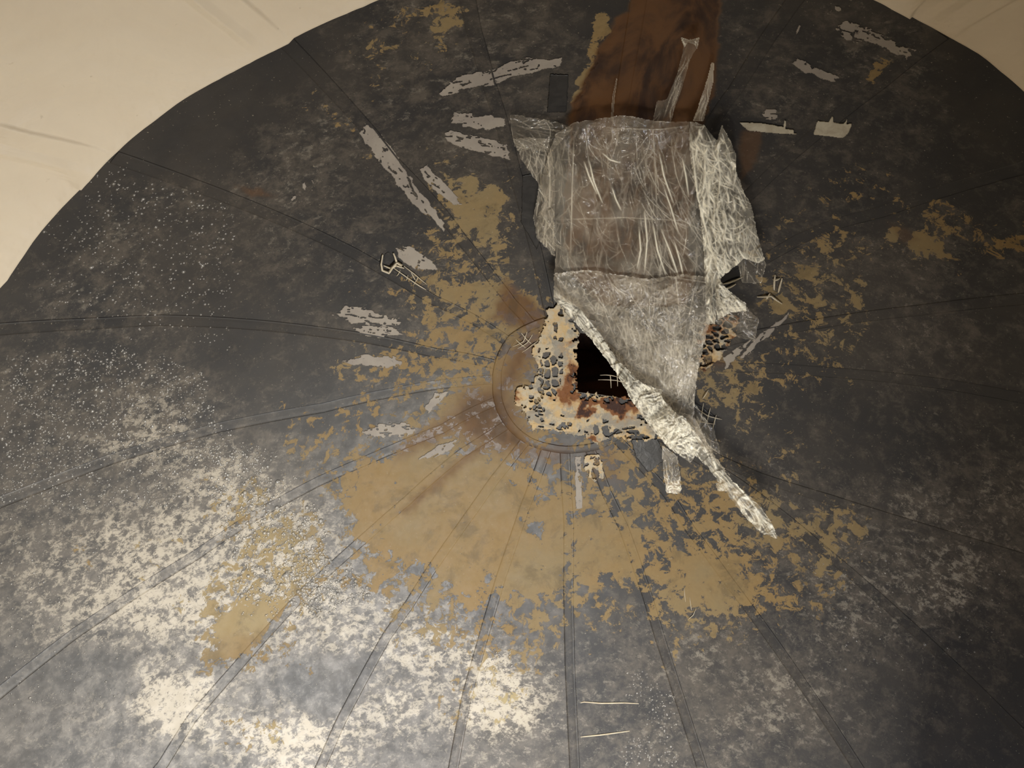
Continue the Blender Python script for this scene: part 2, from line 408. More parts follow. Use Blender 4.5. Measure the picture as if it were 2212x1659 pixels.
# ---------------------------------------------------------------- traced seams, hub ring and rim
SEAM = {1:[(1231,977),(1239,1128),(1238,1261),(1241.5,1437),(1252,1659)],
2:[(1189,977),(1144,1098),(1092,1250),(1049,1397),(1019,1504),(990,1659)],
3:[(1151,948),(1078,1040),(1036,1100),(937,1240),(894,1309),(844,1380),(745,1564),(705,1656)],
4:[(1112,918),(1005,986),(885,1090),(803,1162),(664,1288),(514,1454),(422,1560),(360,1659)],
5:[(1086,872),(960,935),(806,999),(736,1029),(690,1050),(550,1127),(429,1208),(323,1274),(165,1380),(0,1511)],
6:[(1081,829),(1000,835),(850,858),(700,891),(475,934),(240,1004),(79,1067),(0,1098)],
7:[(1086,782),(944,753),(808,723),(700,707),(520,688),(348,680),(221,686),(0,698)],
8:[(1109,733),(1023,678),(944,640),(776,540),(650,479),(434,391),(249,325)],
9:[(1162,703),(1115,649),(1070,590),(1011,515),(962,450),(863,344),(811,277),(631,80)],
10:[(1175,560),(1147,450),(1123,361),(1096,255),(1074,187),(1063,146),(1039,60),(1028,0)],
11:[(1322,258),(1336,168),(1355,49),(1362,0)],
12:[(1561,206),(1574,190),(1642,79),(1693,5)],
13:[(1629,428),(1725,338),(1831,251),(1912,190),(1983,132),(2044,87)],
14:[(1622,590),(1738,524),(1809,495),(1912,468)],
15:[(1757,690),(1983,659),(2212,633)],
16:[(1500,804),(1564,804),(1780,814),(1912,825),(2041,841),(2212,872)],
17:[(1560,985),(1640,1020),(1800,1070),(2212,1195)],
18:[(1600,1035),(1716,1122),(1789,1184),(1951,1324),(2174,1537)],
19:[(1450,1060),(1499,1137),(1583,1250),(1686,1390),(1767,1507),(1800,1555)],
20:[(1320,1060),(1356,1134),(1403,1268),(1434,1370),(1473,1490),(1528,1659)]}
BASE = {1:85.4,2:105.3,3:124.6,4:143.5,5:162.3,6:181.3,7:202.1,8:221.5,9:239.6,10:256.2,11:271.2,12:284.5,13:298.,14:313.2,15:329.2,16:344.6,17:364.,18:383.4,19:403.8,20:424.7}
def seam_fn(k):
    X, _, _ = hit(SEAM[k]); r = np.hypot(X[:, 0], X[:, 1]); a = np.degrees(np.arctan2(X[:, 1], X[:, 0]))
    a = BASE[k] + (a - BASE[k] + 180) % 360 - 180
    o = np.argsort(r); r, a = r[o], a[o]
    a = np.where(r < .12, BASE[k], a)
    return lambda q: np.radians(np.interp(q, r, a))
SF = {k: seam_fn(k) for k in SEAM}
ring_pts = [(0, .160), (60, .156), (77, .152), (103, .153), (121, .158), (140, .160), (165, .162), (184, .164), (203, .174), (223, .186), (250, .182), (300, .168), (360, .160)]
RA, RR = np.array(ring_pts).T
def ring_r(a): return np.interp(np.degrees(a) % 360, RA, RR)
eX, _, _ = hit([(18,600),(90,492),(175,401),(259,315),(310,268),(398,203),(510,138),(590,100),(622,83),(634,70),(700,38),(788,0),(1909,0),(1983,39),(2030,64),(2066,85),(2111,111),(2160,150),(2212,193)])
ea = np.degrees(np.arctan2(eX[:, 1], eX[:, 0])) % 360; er = np.hypot(eX[:, 0], eX[:, 1])
EA = np.concatenate([[0, 90, 180, 190, 200], ea, [315, 330, 360]]); ER = np.concatenate([[1.16, 1.2, 1.22, 1.17, 1.085], er, [1.03, 1.08, 1.16]])
oo = np.argsort(EA); EA, ER = EA[oo], ER[oo]
def edge_r(a): return np.interp(np.degrees(a) % 360, EA, ER)
# ---------------------------------------------------------------- setting: the cream dome the black cap is welded on
nr, na = 80, 3600
ss = np.concatenate([np.array([0, .0012, .003, .006, .010, .016, .024, .034]), np.linspace(.05, 1, nr - 8)]); aa = np.linspace(0, 2 * math.pi, na + 1)
Sg, Ag = np.meshgrid(ss, aa, indexing='ij')
E0 = edge_r(Ag) + .0015 * (fbm(np.degrees(Ag) / 3, Ag * 0, 3, 2.) - .5)
Rg = E0 + Sg * (2.0 - E0); dd = Rg - E0
X = polar(Rg, Ag)
sag = np.interp(dd, [0, .0012, .003, .006, .010, .02, .05, .09, .12, .2], [-.002, .0050, .0085, .0090, .0065, .0045, .0040, .0065, .0040, .004])
for k in SF:      # a raised lap along every radial weld
    d = (Ag - SF[k](Rg) + math.pi) % (2 * math.pi) - math.pi
    d = d * Rg
    sag += np.interp(d, [-.060, -.048, -.034, -.003, .0015], [0, .0060, .0012, .0042, 0]) * np.clip(dd / .05, 0, 1)
sag += .010 * (fbm(X[..., 0] * 4, X[..., 1] * 4, 3, 3.) - .5) + .006 * ridge(X[..., 0] * 6, X[..., 1] * 6, 3, 5.) * (fbm(X[..., 0] * 3, X[..., 1] * 3, 2, 9.) > .5)
X = X + nrm(X) * sag[..., None]
tag(mesh_obj('ceiling', (X * SC).reshape(-1, 3), quads(nr, na + 1), M['ceil']), kind='structure')
# ---------------------------------------------------------------- the black rubber cap
cap = tag(empty('rubber_cap', (0, 0, 0)), 'huge round black rubber membrane with radial seams and ochre stains on the cream dome', 'membrane')
order = sorted(SF); NU, NR = 46, 270
for q, k in enumerate(order):
    k2 = order[(q + 1) % 20]
    u = np.linspace(0, 1, NU); s = np.linspace(0, 1, NR)
    S, U = np.meshgrid(s, u, indexing='ij')
    r0 = .150 + S * 0
    Rt = .150 + S * 1.0
    for _ in range(4):
        a0 = SF[k](Rt); a1 = SF[k2](Rt)
        a1 = a0 + (a1 - a0) % (2 * math.pi)
        A = a0 + (a1 - a0) * U
        Rt = .150 + S * (edge_r(A) + .03 - .150)
    X = polar(Rt, A)
    lip = np.clip((S - .985) / .015, 0, 1) * .0
    X = X - nrm(X) * lip[..., None]
    X = X.reshape(-1, 3)
    mesh_obj('gore_panel', X * SC, quads(NR, NU), M['rubber'], cap, attrs_for(X))
for k in order:
    n1, n2 = 9, 300
    R1 = .150; v = np.array([-.04, 0, .06, .2, .45, .7, .9, 1., 1.03]); s = np.linspace(0, 1, n2)
    prof = np.array([-.0002, .0009, .0012, .0009, .0008, .0007, .0006, .00045, .0001])
    ccw = (7 <= k <= 10) or k in (13, 14, 16)
    V = []
    for vi, pv in zip(v, prof):
        r = R1 + s * (edge_r(SF[k](np.full(n2, 1.0))) - R1 - .004)
        off = vi * .024 * (1 if ccw else 1)
        off = off if True else off
        side = -1 if ccw else 1
        a = SF[k](r) + side * (off / np.maximum(r, .05)) * (1 if k not in (12,) else 1)
        Xs = polar(r, a); V.append(Xs + nrm(Xs) * pv)
    V = np.stack(V, 1).reshape(-1, 3)
    at = attrs_for(V); at['tan'] = at['tan'] - .025; at['chalk'] = at['chalk'] - .032
    mesh_obj('seam_strip', V * SC, quads(n2, n1), M['rubber'], cap, at)
# hub: round disc welded over the middle, with the rectangular opening cut through it
HOLE = [(1237,735),(1262,700),(1300,672),(1400,690),(1470,760),(1465,852),(1420,862),(1352,860),(1300,852),(1246,846),(1241,800)]
def image_patch(name, maskfn, box, step, off, mat, parent=None, attrfn=None, offfn=None, along_view=False, smooth=True, solid=0.0):
    xs = np.arange(box[0], box[2] + step, step); ys = np.arange(box[1], box[3] + step, step)
    PX, PY = np.meshgrid(xs, ys, indexing='ij'); P = np.stack([PX.ravel(), PY.ravel()], 1)
    m = maskfn(PX, PY).ravel(); F = quads(len(xs), len(ys)); keep = m[F].all(1); F = F[keep]
    if len(F) == 0: return None
    used = np.unique(F); rem = np.full(len(P), -1); rem[used] = np.arange(len(used)); F = rem[F]; P = P[used]
    X, d, t = hit(P); o = off + (offfn(P[:, 0], P[:, 1]) if offfn else 0)
    o = np.broadcast_to(o, (len(P),))
    X = X - d * o[:, None] if along_view else X + nrm(X) * o[:, None]
    at = attrfn(P[:, 0], P[:, 1]) if attrfn else None
    ob = mesh_obj(name, X * SC, F, mat, parent, at, smooth)
    if solid:
        md = ob.modifiers.new('thickness', 'SOLIDIFY'); md.thickness = solid; md.offset = 0
    return ob
def hubmask(PX, PY):
    X, _, _ = hit(np.stack([PX.ravel(), PY.ravel()], 1)); r = np.hypot(X[:, 0], X[:, 1]); a = np.arctan2(X[:, 1], X[:, 0])
    return ((r < ring_r(a)).reshape(PX.shape)) & ~inpoly(PX, PY, HOLE)
def fat(px, py): T, G, R = fields(px, py); return dict(tan=T, chalk=G, rust=R)
image_patch('hub_disc', hubmask, (1040, 600, 1500, 1010), 2.0, .002, M['rubber'], cap, fat)
n1, n2 = 7, 400; A = np.linspace(0, 2 * math.pi, n2); V = []
for w, h in ((-.0008, .0), (.0, .0031), (.002, .0032), (.010, .0030), (.019, .0028), (.0200, .0024), (.0208, -.0003)):
    r = ring_r(A) - .002 + w; Xs = polar(r, A); V.append(Xs + nrm(Xs) * h)
V = np.stack(V, 1).reshape(-1, 3)
mesh_obj('hub_ring', V * SC, quads(n2, n1), M['rubber'], cap, attrs_for(V))
# ---------------------------------------------------------------- square duct above the opening
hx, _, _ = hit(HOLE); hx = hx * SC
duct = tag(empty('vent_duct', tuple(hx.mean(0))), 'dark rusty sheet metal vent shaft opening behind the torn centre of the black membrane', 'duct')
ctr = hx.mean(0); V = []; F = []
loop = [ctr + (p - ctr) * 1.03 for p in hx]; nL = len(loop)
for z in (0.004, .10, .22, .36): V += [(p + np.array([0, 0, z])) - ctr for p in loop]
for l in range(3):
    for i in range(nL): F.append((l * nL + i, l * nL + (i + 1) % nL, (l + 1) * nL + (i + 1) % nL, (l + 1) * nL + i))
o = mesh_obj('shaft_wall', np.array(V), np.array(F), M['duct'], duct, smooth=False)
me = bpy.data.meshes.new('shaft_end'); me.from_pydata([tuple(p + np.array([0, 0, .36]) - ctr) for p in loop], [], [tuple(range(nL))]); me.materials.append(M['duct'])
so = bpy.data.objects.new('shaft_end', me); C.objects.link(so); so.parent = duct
# ---------------------------------------------------------------- torn glue crust around the opening
def jag(poly, amp=6, sc=9, seed=0, holes=None, hs=8, hl=.72):
    def f(PX, PY):
        d = sdist(PX, PY, poly) + (fbm(PX / sc, PY / sc, 4, seed) - .5) * 2 * amp
        m = d > 0
        if holes: m &= ~((fbm(PX / hs, PY / hs, 3, seed + 5) > hl) & (d > 0))
        return m
    return f
def thing_patch(name, label, cat, poly, mat, off=.0015, amp=4, sc=8, seed=0, step=1.5, mask=None, group=None, solid=.0015, attrfn=None, offfn=None):
    xs = [p[0] for p in poly]; ys = [p[1] for p in poly]
    ob = image_patch(name, mask or jag(poly, amp, sc, seed), (min(xs) - 12, min(ys) - 12, max(xs) + 12, max(ys) + 12), step, off, mat, None, attrfn, offfn)
    tag(ob, label, cat, group)
    if solid:
        md = ob.modifiers.new('thickness', 'SOLIDIFY'); md.thickness = solid; md.offset = 0
    return ob
def cells(px, py, cw, chh, seed):
    gx = px / cw; gy = py / chh; ix = np.floor(gx).astype(int); iy = np.floor(gy).astype(int)
    f1 = np.full(px.shape, 9.); f2 = f1.copy(); cid = np.zeros(px.shape)
    for a in (-1, 0, 1):
        for b in (-1, 0, 1):
            jx = PERM[(ix + a + seed * 3) % 256, (iy + b) % 256]; jy = PERM[(ix + a) % 256, (iy + b + 77 + seed) % 256]
            d = np.hypot(gx - (ix + a + .5 + .75 * (jx - .5)), gy - (iy + b + .5 + .75 * (jy - .5)))
            nw = d < f1; f2 = np.where(nw, f1, np.minimum(f2, d)); cid = np.where(nw, PERM[(ix + a + 9) % 256, (iy + b + 31) % 256], cid); f1 = np.where(nw, d, f1)
    return f2 - f1, cid
def web(poly, amp, seed, cx, cy, lo, hl, regions=()):
    """a crust with cell-like holes torn out, more of them inside the given regions"""
    def f(PX, PY):
        d = sdist(PX, PY, poly) + (fbm(PX / 9, PY / 9, 4, seed) - .5) * 2 * amp
        m = d > 0
        wx = (fbm(PX / 7, PY / 7, 3, seed + 2) - .5) * 5; wy = (fbm(PX / 7, PY / 7, 3, seed + 4) - .5) * 5
        for reg, cell, thr in regions:
            R = sdist(PX, PY, reg) + wx * 2
            e, cid = cells(PX + wx, PY + wy, cell[0], cell[1], seed)
            m &= ~((e > .20 + .12 * PERM[3, 7]) & (cid < thr) & (R > 0) & (d > 2))
        m &= ~((fbm(PX / 11, PY / 11, 4, seed + 9) > hl) & (d < 14))
        return m
    return f
crust_poly = [(1180,668),(1205,655),(1244,690),(1252,722),(1246,770),(1250,845),(1300,852),(1350,856),(1368,858),(1400,905),(1430,945),(1380,948),(1330,945),(1290,955),(1262,940),(1220,935),(1180,925),(1150,925),(1128,890),(1112,862),(1118,835),(1150,825),(1160,790),(1150,760),(1160,730),(1175,700)]
def crust_at(px, py):
    wx = (fbm(px / 16, py / 16, 4, 21.) - .5) * 50; wy = (fbm(px / 16, py / 16, 4, 25.) - .5) * 50; x0, y0 = px + wx, py + wy
    r = .26 + .25 * (fbm(px / 40, py / 40, 3, 2.) - .5)
    for (x, y, sx, sy, a) in ((1238,800,16,60,.42),(1262,878,12,30,.6),(1340,876,34,24,.5),(1300,870,40,12,.4),(1216,850,22,30,.3),(1152,770,10,14,.25),(1120,850,12,16,.28),(1290,950,40,8,.3),(1180,700,60,8,.1)):
        r = r + a * np.exp(-((x0 - x) / sx) ** 2 - ((y0 - y) / sy) ** 2)
    for (x, y, s_) in ((1195,905,34),(1205,690,30),(1292,905,16),(1170,890,20)):
        r = r - .3 * np.exp(-((x0 - x) ** 2 + (y0 - y) ** 2) / s_ ** 2)
    return dict(rust=r)
thing_patch('glue_crust', 'cream and rust coloured torn glue crust with holes framing the dark central opening', 'glue residue', crust_poly, M['residue'], .0035, step=1.2,
    mask=web(crust_poly, 10, 3, 0, 0, 0, .66, [([(1172,752),(1212,748),(1216,800),(1198,862),(1168,850),(1165,800)], (17, 22), .85), ([(1140,800),(1170,810),(1180,890),(1130,880)], (9, 11), .5), ([(1262,905),(1316,905),(1316,940),(1268,935)], (16, 26), .95), ([(1195,695),(1215,690),(1215,735),(1195,730)], (18, 30), .6), ([(1330,915),(1400,925),(1400,945),(1320,945)], (30, 11), .6), ([(1150,890),(1250,900),(1250,930),(1160,920)], (12, 9), .28)]),
    attrfn=crust_at, offfn=lambda x, y: .004 * ridge(x / 22, y / 22, 4, 3.), solid=.003)
rp = [(1520,690),(1570,672),(1600,682),(1592,720),(1560,770),(1525,800),(1500,790),(1505,730)]
thing_patch('glue_crust', 'brown and cream netted glue crust right of the hanging film', 'glue residue', rp, M['residue'], .003, step=1.2,
    mask=web(rp, 7, 11, 0, 0, 0, .62, [(rp, (20, 13), .85)]), attrfn=lambda px, py: dict(rust=.45 + .5 * (fbm(px / 14, py / 14, 3, 6.) - .5)), offfn=lambda x, y: .006 * ridge(x / 16, y / 16, 3, 3.), solid=.003)
lp = [(1285,985),(1300,965),(1325,985),(1325,1040),(1290,1055),(1262,1030),(1258,990)]
thing_patch('glue_crust', 'small cream glue crust with three holes just below the central opening', 'glue residue', [(1262,985),(1292,978),(1302,1000),(1306,1036),(1292,1032),(1285,1042),(1270,1030),(1262,1010)], M['residue'], .003, step=1.0,
    mask=web([(1262,985),(1292,978),(1302,1000),(1306,1036),(1292,1032),(1285,1042),(1270,1030),(1262,1010)], 4, 15, 0, 0, 0, .70, [([(1262,985),(1295,985),(1297,1035),(1262,1035)], (22, 26), .9)]), attrfn=lambda px, py: dict(rust=.25 + 0 * px), solid=.002)
# ---------------------------------------------------------------- scraps of old tape and glue on the rubber
FL = [
 ('lowest of three tiny white chips under the rust specks at upper left', [(627,431),(634,421),(640,422),(638,430),(630,436)], 1),
 ('middle of three tiny white chips under the rust specks at upper left', [(652,396),(658,392),(662,402),(658,414),(653,408)], 1),
 ('rightmost of three tiny white chips under the rust specks at upper left', [(670,386),(676,388),(680,400),(675,396)], 1),
 ('small upright cream chip near the top, right of the brown stain', [(1720,66),(1726,52),(1730,54),(1725,70),(1720,73)], 1),
 ('cluster of white chips at the top, left of the right rim', [(1804,14),(1815,12),(1819,20),(1812,26),(1805,22)], 4),
 ('long curved grey glue streak near the top, left of the brown stain', [(950,197),(975,175),(1010,158),(1060,152),(1100,130),(1150,124),(1185,130),(1215,122),(1213,140),(1160,155),(1120,162),(1075,180),(1030,188),(1000,193),(960,207),(945,202)], 5),
 ('upper of two broad grey glue scraps beside the film\'s top left corner', [(972,262),(980,240),(1010,240),(1030,252),(1060,248),(1092,256),(1092,270),(1050,280),(1010,274)], 5),
 ('lower of two broad grey glue scraps beside the film\'s top left corner', [(957,285),(975,282),(1010,290),(1060,300),(1095,312),(1102,345),(1060,335),(1000,318),(965,305)], 4),
 ('longest grey glue streak, cracked, running diagonally down the upper left seam', [(775,285),(790,268),(810,275),(840,310),(862,345),(885,380),(905,410),(940,450),(962,490),(958,500),(930,470),(905,455),(880,430),(855,395),(820,350),(795,315)], 5),
 ('short grey glue streak ending in the ochre patch at upper left', [(908,365),(922,355),(950,385),(990,425),(1002,440),(975,442),(940,412),(915,387)], 3),
 ('oval grey glue scrap above the torn net at left', [(855,535),(880,530),(910,548),(940,570),(948,585),(930,585),(895,580),(860,555)], 4),
 ('whitish ragged glue scrap topmost of the stack left of the ochre field', [(720,678),(745,662),(780,665),(820,675),(860,690),(865,700),(830,706),(790,700),(760,695)], 8),
 ('grey glue scrap straddling the left seam under the whitish ragged one', [(755,708),(800,702),(850,705),(870,720),(820,730),(780,722)], 6),
 ('narrow striped whitish glue scrap lowest of the stack left of the ochre field', [(740,780),(790,766),(850,770),(875,785),(840,794),(780,790)], 7),
 ('pale glue scrap on the lower left rim of the ochre field', [(780,932),(830,915),(870,912),(902,925),(880,940),(830,944),(790,944)], 7),
 ('small slanted pale glue scrap left of the round hub', [(915,878),(940,850),(970,845),(950,870),(925,892)], 4),
 ('pinkish pale glue scrap below left of the round hub', [(905,992),(940,965),(988,948),(980,967),(940,987)], 5),
 ('round grey glue blot above the white tape at upper right', [(1646,245),(1655,234),(1675,235),(1683,246),(1676,258),(1655,256)], 4),
 ('broad mottled grey glue streak nearest the right rim', [(1808,62),(1825,44),(1870,58),(1920,85),(1975,110),(1960,126),(1925,112),(1880,92),(1830,84)], 9),
 ('straight grey glue bar below the mottled streak at upper right', [(1710,135),(1724,124),(1760,145),(1812,165),(1802,176),(1740,156)], 6),
 ('upper of two grey glue rays right of the film', [(1600,770),(1640,720),(1705,676),(1690,700),(1640,742),(1606,778)], 5),
 ('lower of two grey glue rays right of the film', [(1562,772),(1590,750),(1622,735),(1600,765),(1568,796)], 5),
 ('narrow upright pale glue strip beside the bottom centre seam', [(1240,985),(1256,985),(1258,1098),(1243,1100)], 2),
]
for i, (lab, poly, amp) in enumerate(FL):
    (ax, ay), (bx, by) = poly[0], poly[len(poly) // 2]; an = math.atan2(by - ay, bx - ax); ca, sa = math.cos(an), math.sin(an)
    def mk(PX, PY, poly=poly, amp=amp, ca=ca, sa=sa, sd=i * 3.1):
        u = PX * ca + PY * sa; v = -PX * sa + PY * ca
        d = sdist(PX, PY, poly) + (fbm(u / 14, v / 5, 4, sd) - .5) * 2.4 * amp
        return (d > 0) & ~((ridge(u / 30, v / 10, 3, sd + 2) > .74) & (fbm(u / 20, v / 20, 2, sd + 4) > .40))
    thing_patch('glue_scrap', lab, 'glue residue', poly, M['flake'], .0008, mask=mk, step=1.2, group='grey glue scraps left on the black membrane', solid=.0006)
for i, (lab, poly) in enumerate([
 ('long narrow off-white tape strip at upper right', [(1595,262),(1640,263),(1693,272),(1694,258),(1699,259),(1698,276),(1715,278),(1716,286),(1742,289),(1700,288),(1650,284),(1615,280)]),
 ('short wide off-white tape piece with torn top edge at upper right', [(1766,259),(1790,261),(1800,245),(1802,262),(1822,266),(1832,252),(1830,266),(1842,264),(1836,282),(1828,292),(1822,297),(1756,289)])]):
    thing_patch('tape_strip', lab, 'tape', poly, M['label'], .0018, amp=1.2, sc=5, seed=i, step=1.2, group='off-white tape pieces at upper right')
for i, (lab, poly) in enumerate([
 ('upright black tape rectangle left of the brown stain', [(1188,158),(1229,160),(1224,241),(1181,242)]),
 ('black tape piece under the film\'s left fringe', [(1128,378),(1165,372),(1190,380),(1182,470),(1160,540),(1125,480)]),
 ('ragged black tape piece below the film\'s twisted tail', [(1362,948),(1420,946),(1440,990),(1400,1022),(1372,985)]),
 ('black tape corner poking out right of the film tail', [(1490,860),(1520,880),(1548,900),(1545,960),(1530,990),(1510,930)])]):
    thing_patch('tape_strip', lab, 'tape', poly, M['black'], .0014, amp=1.5, sc=6, seed=i + 9, step=1.3, group='black tape pieces on the membrane')
# ---------------------------------------------------------------- threads and torn net
def tube(name, pts, rad, mat, off=.01, parent=None, sides=6, taper=True):
    P = []
    for a, b in zip(pts[:-1], pts[1:]):
        for t in np.linspace(0, 1, 5)[:-1]: P.append((a[0] + (b[0] - a[0]) * t, a[1] + (b[1] - a[1]) * t))
    P.append(pts[-1]); X, d, t = hit(P); N_ = nrm(X)
    s = np.linspace(0, 1, len(P)); X = (X + N_ * (off * (.35 + .65 * np.sin(math.pi * s))[:, None])) * SC
    V = []; F = []
    for i in range(len(X)):
        tn = X[min(i + 1, len(X) - 1)] - X[max(i - 1, 0)]; tn /= np.linalg.norm(tn) + 1e-9
        u = np.cross(tn, N_[i]); u /= np.linalg.norm(u) + 1e-9; v = np.cross(tn, u)
        r = rad * (1 - .5 * abs(2 * s[i] - 1) ** 2 if taper else 1)
        for k in range(sides):
            a = 2 * math.pi * k / sides; V.append(X[i] + (u * math.cos(a) + v * math.sin(a)) * r)
    for i in range(len(X) - 1):
        for k in range(sides): F.append((i * sides + k, i * sides + (k + 1) % sides, (i + 1) * sides + (k + 1) % sides, (i + 1) * sides + k))
    return mesh_obj(name, np.array(V), np.array(F), mat, parent)
net = tag(empty('torn_net'), 'cream torn net ladder peeling off beside the oval grey glue scrap at left', 'net')
tube('net_loop', [(826,548),(822,568),(824,580),(838,585),(846,572),(855,562),(868,570),(855,562),(852,552),(849,545)], .0042, M['string'], .008, net)
tube('net_loop', [(828,572),(842,576),(854,570),(872,578)], .0035, M['string'], .006, net)
tube('net_cord', [(850,578),(880,598),(905,615),(920,625)], .0022, M['string'], .004, net)
tube('net_cord', [(870,572),(895,590),(922,614)], .0016, M['string'], .004, net)
for a, b in (((864,583),(856,596)), ((881,593),(876,606)), ((898,606),(893,614)), ((888,588),(898,606)), ((902,598),(894,612))): tube('net_cord', [a, b], .0015, M['string'], .003, net)
thing_patch('membrane_tear', 'small black leaf-shaped hole above the torn net at left', 'tear', [(830,548),(838,543),(850,552),(852,566),(845,569),(830,568)], M['black'], .0012, amp=1, sc=5, seed=2, step=1., solid=0)
net2 = tag(empty('torn_net'), 'thin cream net threads at the upper left edge of the glue crust', 'net')
for a in ([(1108,748),(1130,735),(1140,712)], [(1118,752),(1138,738),(1150,722)], [(1128,760),(1150,742),(1162,735)], [(1112,730),(1135,750)], [(1124,716),(1148,742)]): tube('net_cord', a, .0018, M['string'], .005, net2)
net3 = tag(empty('torn_net'), 'pale broken net threads right of the film tail', 'net')
for a in ([(1505,880),(1530,895),(1560,905)], [(1520,870),(1515,905),(1500,930)], [(1535,880),(1528,910)], [(1505,905),(1545,915)], [(1548,895),(1540,925)], [(1490,900),(1520,912)], [(1518,860),(1530,842)]): tube('net_cord', a, .0018, M['string'], .008, net3)
net4 = tag(empty('torn_net'), 'cream spiky net fringe right of the bunched film', 'net')
for a in ([(1562,612),(1580,605),(1606,596)], [(1565,622),(1590,612)], [(1675,592),(1673,625)], [(1670,602),(1685,600)], [(1636,640),(1668,636),(1690,655)], [(1690,600),(1682,630)], [(1655,645),(1664,632)]): tube('net_cord', a, .0035, M['string'], .006, net4)
net5 = tag(empty('torn_net'), 'pale broken net threads inside the dark central opening', 'net')
for a in ([(1292,822),(1330,826),(1345,828)], [(1296,812),(1340,818)], [(1318,812),(1320,840)], [(1332,800),(1334,836)]): tube('net_cord', a, .0018, M['string'], -.01, net5)
th = tag(empty('loose_thread'), 'thin pale wispy threads on the ochre patch near bottom centre', 'thread')
for a in ([(1478,1270),(1481,1300)], [(1490,1290),(1494,1318)], [(1504,1312),(1498,1328),(1486,1338)]): tube('thread', a, .0012, M['string'], .004, th)
for lab, a in (('upper of two pale scratches right of the bottom centre seam', [(1254,1518),(1262,1516),(1300,1519),(1350,1518),(1380,1520)]), ('lower of two pale scratches right of the bottom centre seam', [(1254,1592),(1270,1590),(1300,1587),(1330,1583),(1360,1579)])):
    tag(tube('glue_thread', a, .0028, M['string'], .0015), lab, 'thread', 'pale thin threads near the bottom')
# ---------------------------------------------------------------- the clear plastic film hanging below the opening
fx, _, _ = hit([(1380, 500)]); fo = fx[0] * SC
film = tag(empty('plastic_film', (0, 0, 0)), 'crumpled clear plastic film hanging over the central opening with a twisted shiny tail', 'plastic film')
CR = np.zeros((2230, 1680), np.float32); rsf = np.random.RandomState(12)  # raster of painted film glints along creases, also their ridge height
def splat(pts, w, alpha, taper=True):
    pts = np.asarray(pts, float); seg = np.hypot(*np.diff(pts, axis=0).T); L = np.concatenate([[0], np.cumsum(seg)])
    q = np.arange(0, L[-1], .6); s_ = q / max(L[-1], 1)
    x = np.interp(q, L, pts[:, 0]); y = np.interp(q, L, pts[:, 1])
    a = alpha * (np.sin(math.pi * np.clip(s_, .02, .98)) ** .5 if taper else 1 + 0 * q)
    k = int(math.ceil(w * 2))
    xi = np.round(x).astype(int); yi = np.round(y).astype(int)
    for dx in range(-k, k + 1):
        for dy in range(-k, k + 1):
            g = a * np.exp(-((xi + dx - x) ** 2 + (yi + dy - y) ** 2) / (w * w))
            np.maximum.at(CR, (np.clip(xi + dx, 0, 2229), np.clip(yi + dy, 0, 1679)), g.astype(np.float32))
def strokes(poly, n, ang, spread, ln, w, al, curve=.5):
    xs = [p[0] for p in poly]; ys = [p[1] for p in poly]; c = 0
    while c < n:
        x = rsf.uniform(min(xs), max(xs)); y = rsf.uniform(min(ys), max(ys))
        if not inpoly(np.array([x]), np.array([y]), poly)[0]: continue
        c += 1; a = math.radians(ang(x, y) if callable(ang) else ang) + math.radians(rsf.normal(0, spread)); l = rsf.uniform(*ln)
        bend = rsf.normal(0, curve); P = [(x, y)]
        for k in range(6):
            a += bend / 6 + rsf.normal(0, .12); x += math.cos(a) * l / 6; y += math.sin(a) * l / 6; P.append((x, y))
        splat(P, rsf.uniform(.8, 1.0) * w, rsf.uniform(*al))
def crease_glints(px, py):
    xi = np.clip(px, 0, 2228); yi = np.clip(py, 0, 1678); i = xi.astype(int); j = yi.astype(int); fx = xi - i; fy = yi - j
    return (CR[i, j] * (1 - fx) + CR[i + 1, j] * fx) * (1 - fy) + (CR[i, j + 1] * (1 - fx) + CR[i + 1, j + 1] * fx) * fy
def sheet(name, poly, mat, base, bil, amp, sc=(30, 60), seed=0, step=1.5, jg=2.5, rim=.28, rot=0, st=()):
    CR[:] = 0
    for a in st:
        if a[0] == 'line': splat(a[1], a[2], a[3])
        else: strokes(poly if a[0] is None else a[0], *a[1:])
    if rim: splat(list(poly) + [poly[0]], 1.0, rim, False)
    xs = [p[0] for p in poly]; ys = [p[1] for p in poly]
    box = (min(xs) - 6, min(ys) - 6, max(xs) + 6, max(ys) + 6)
    cr, sr = math.cos(rot), math.sin(rot)
    def off(px, py):
        d = np.maximum(sdist(px, py, poly), 0)
        u = px * cr + py * sr; v = -px * sr + py * cr
        wx = (fbm(u / 50, v / 50, 3, seed + 1) - .5) * 60
        return base + bil * (1 - np.exp(-d / 70)) + amp * ridge((u + wx) / sc[0], (v + wx) / sc[1], 3, seed) + .0035 * crease_glints(px, py)
    return image_patch(name, jag(poly, jg, 8, seed), box, step, 0, mat, film, lambda px, py: dict(crease_glint=crease_glints(px, py)), off, along_view=True)
upper = [(1240,264),(1345,248),(1430,262),(1500,262),(1530,300),(1522,400),(1532,500),(1545,610),(1480,600),(1400,612),(1330,600),(1270,590),(1196,600),(1200,545),(1165,520),(1160,470),(1175,430),(1165,400),(1185,330),(1200,290)]
lower = [(1196,590),(1270,582),(1330,592),(1400,602),(1480,592),(1545,600),(1535,690),(1508,800),(1500,880),(1498,930),(1462,950),(1430,870),(1380,830),(1330,775),(1290,712),(1250,668),(1196,640)]
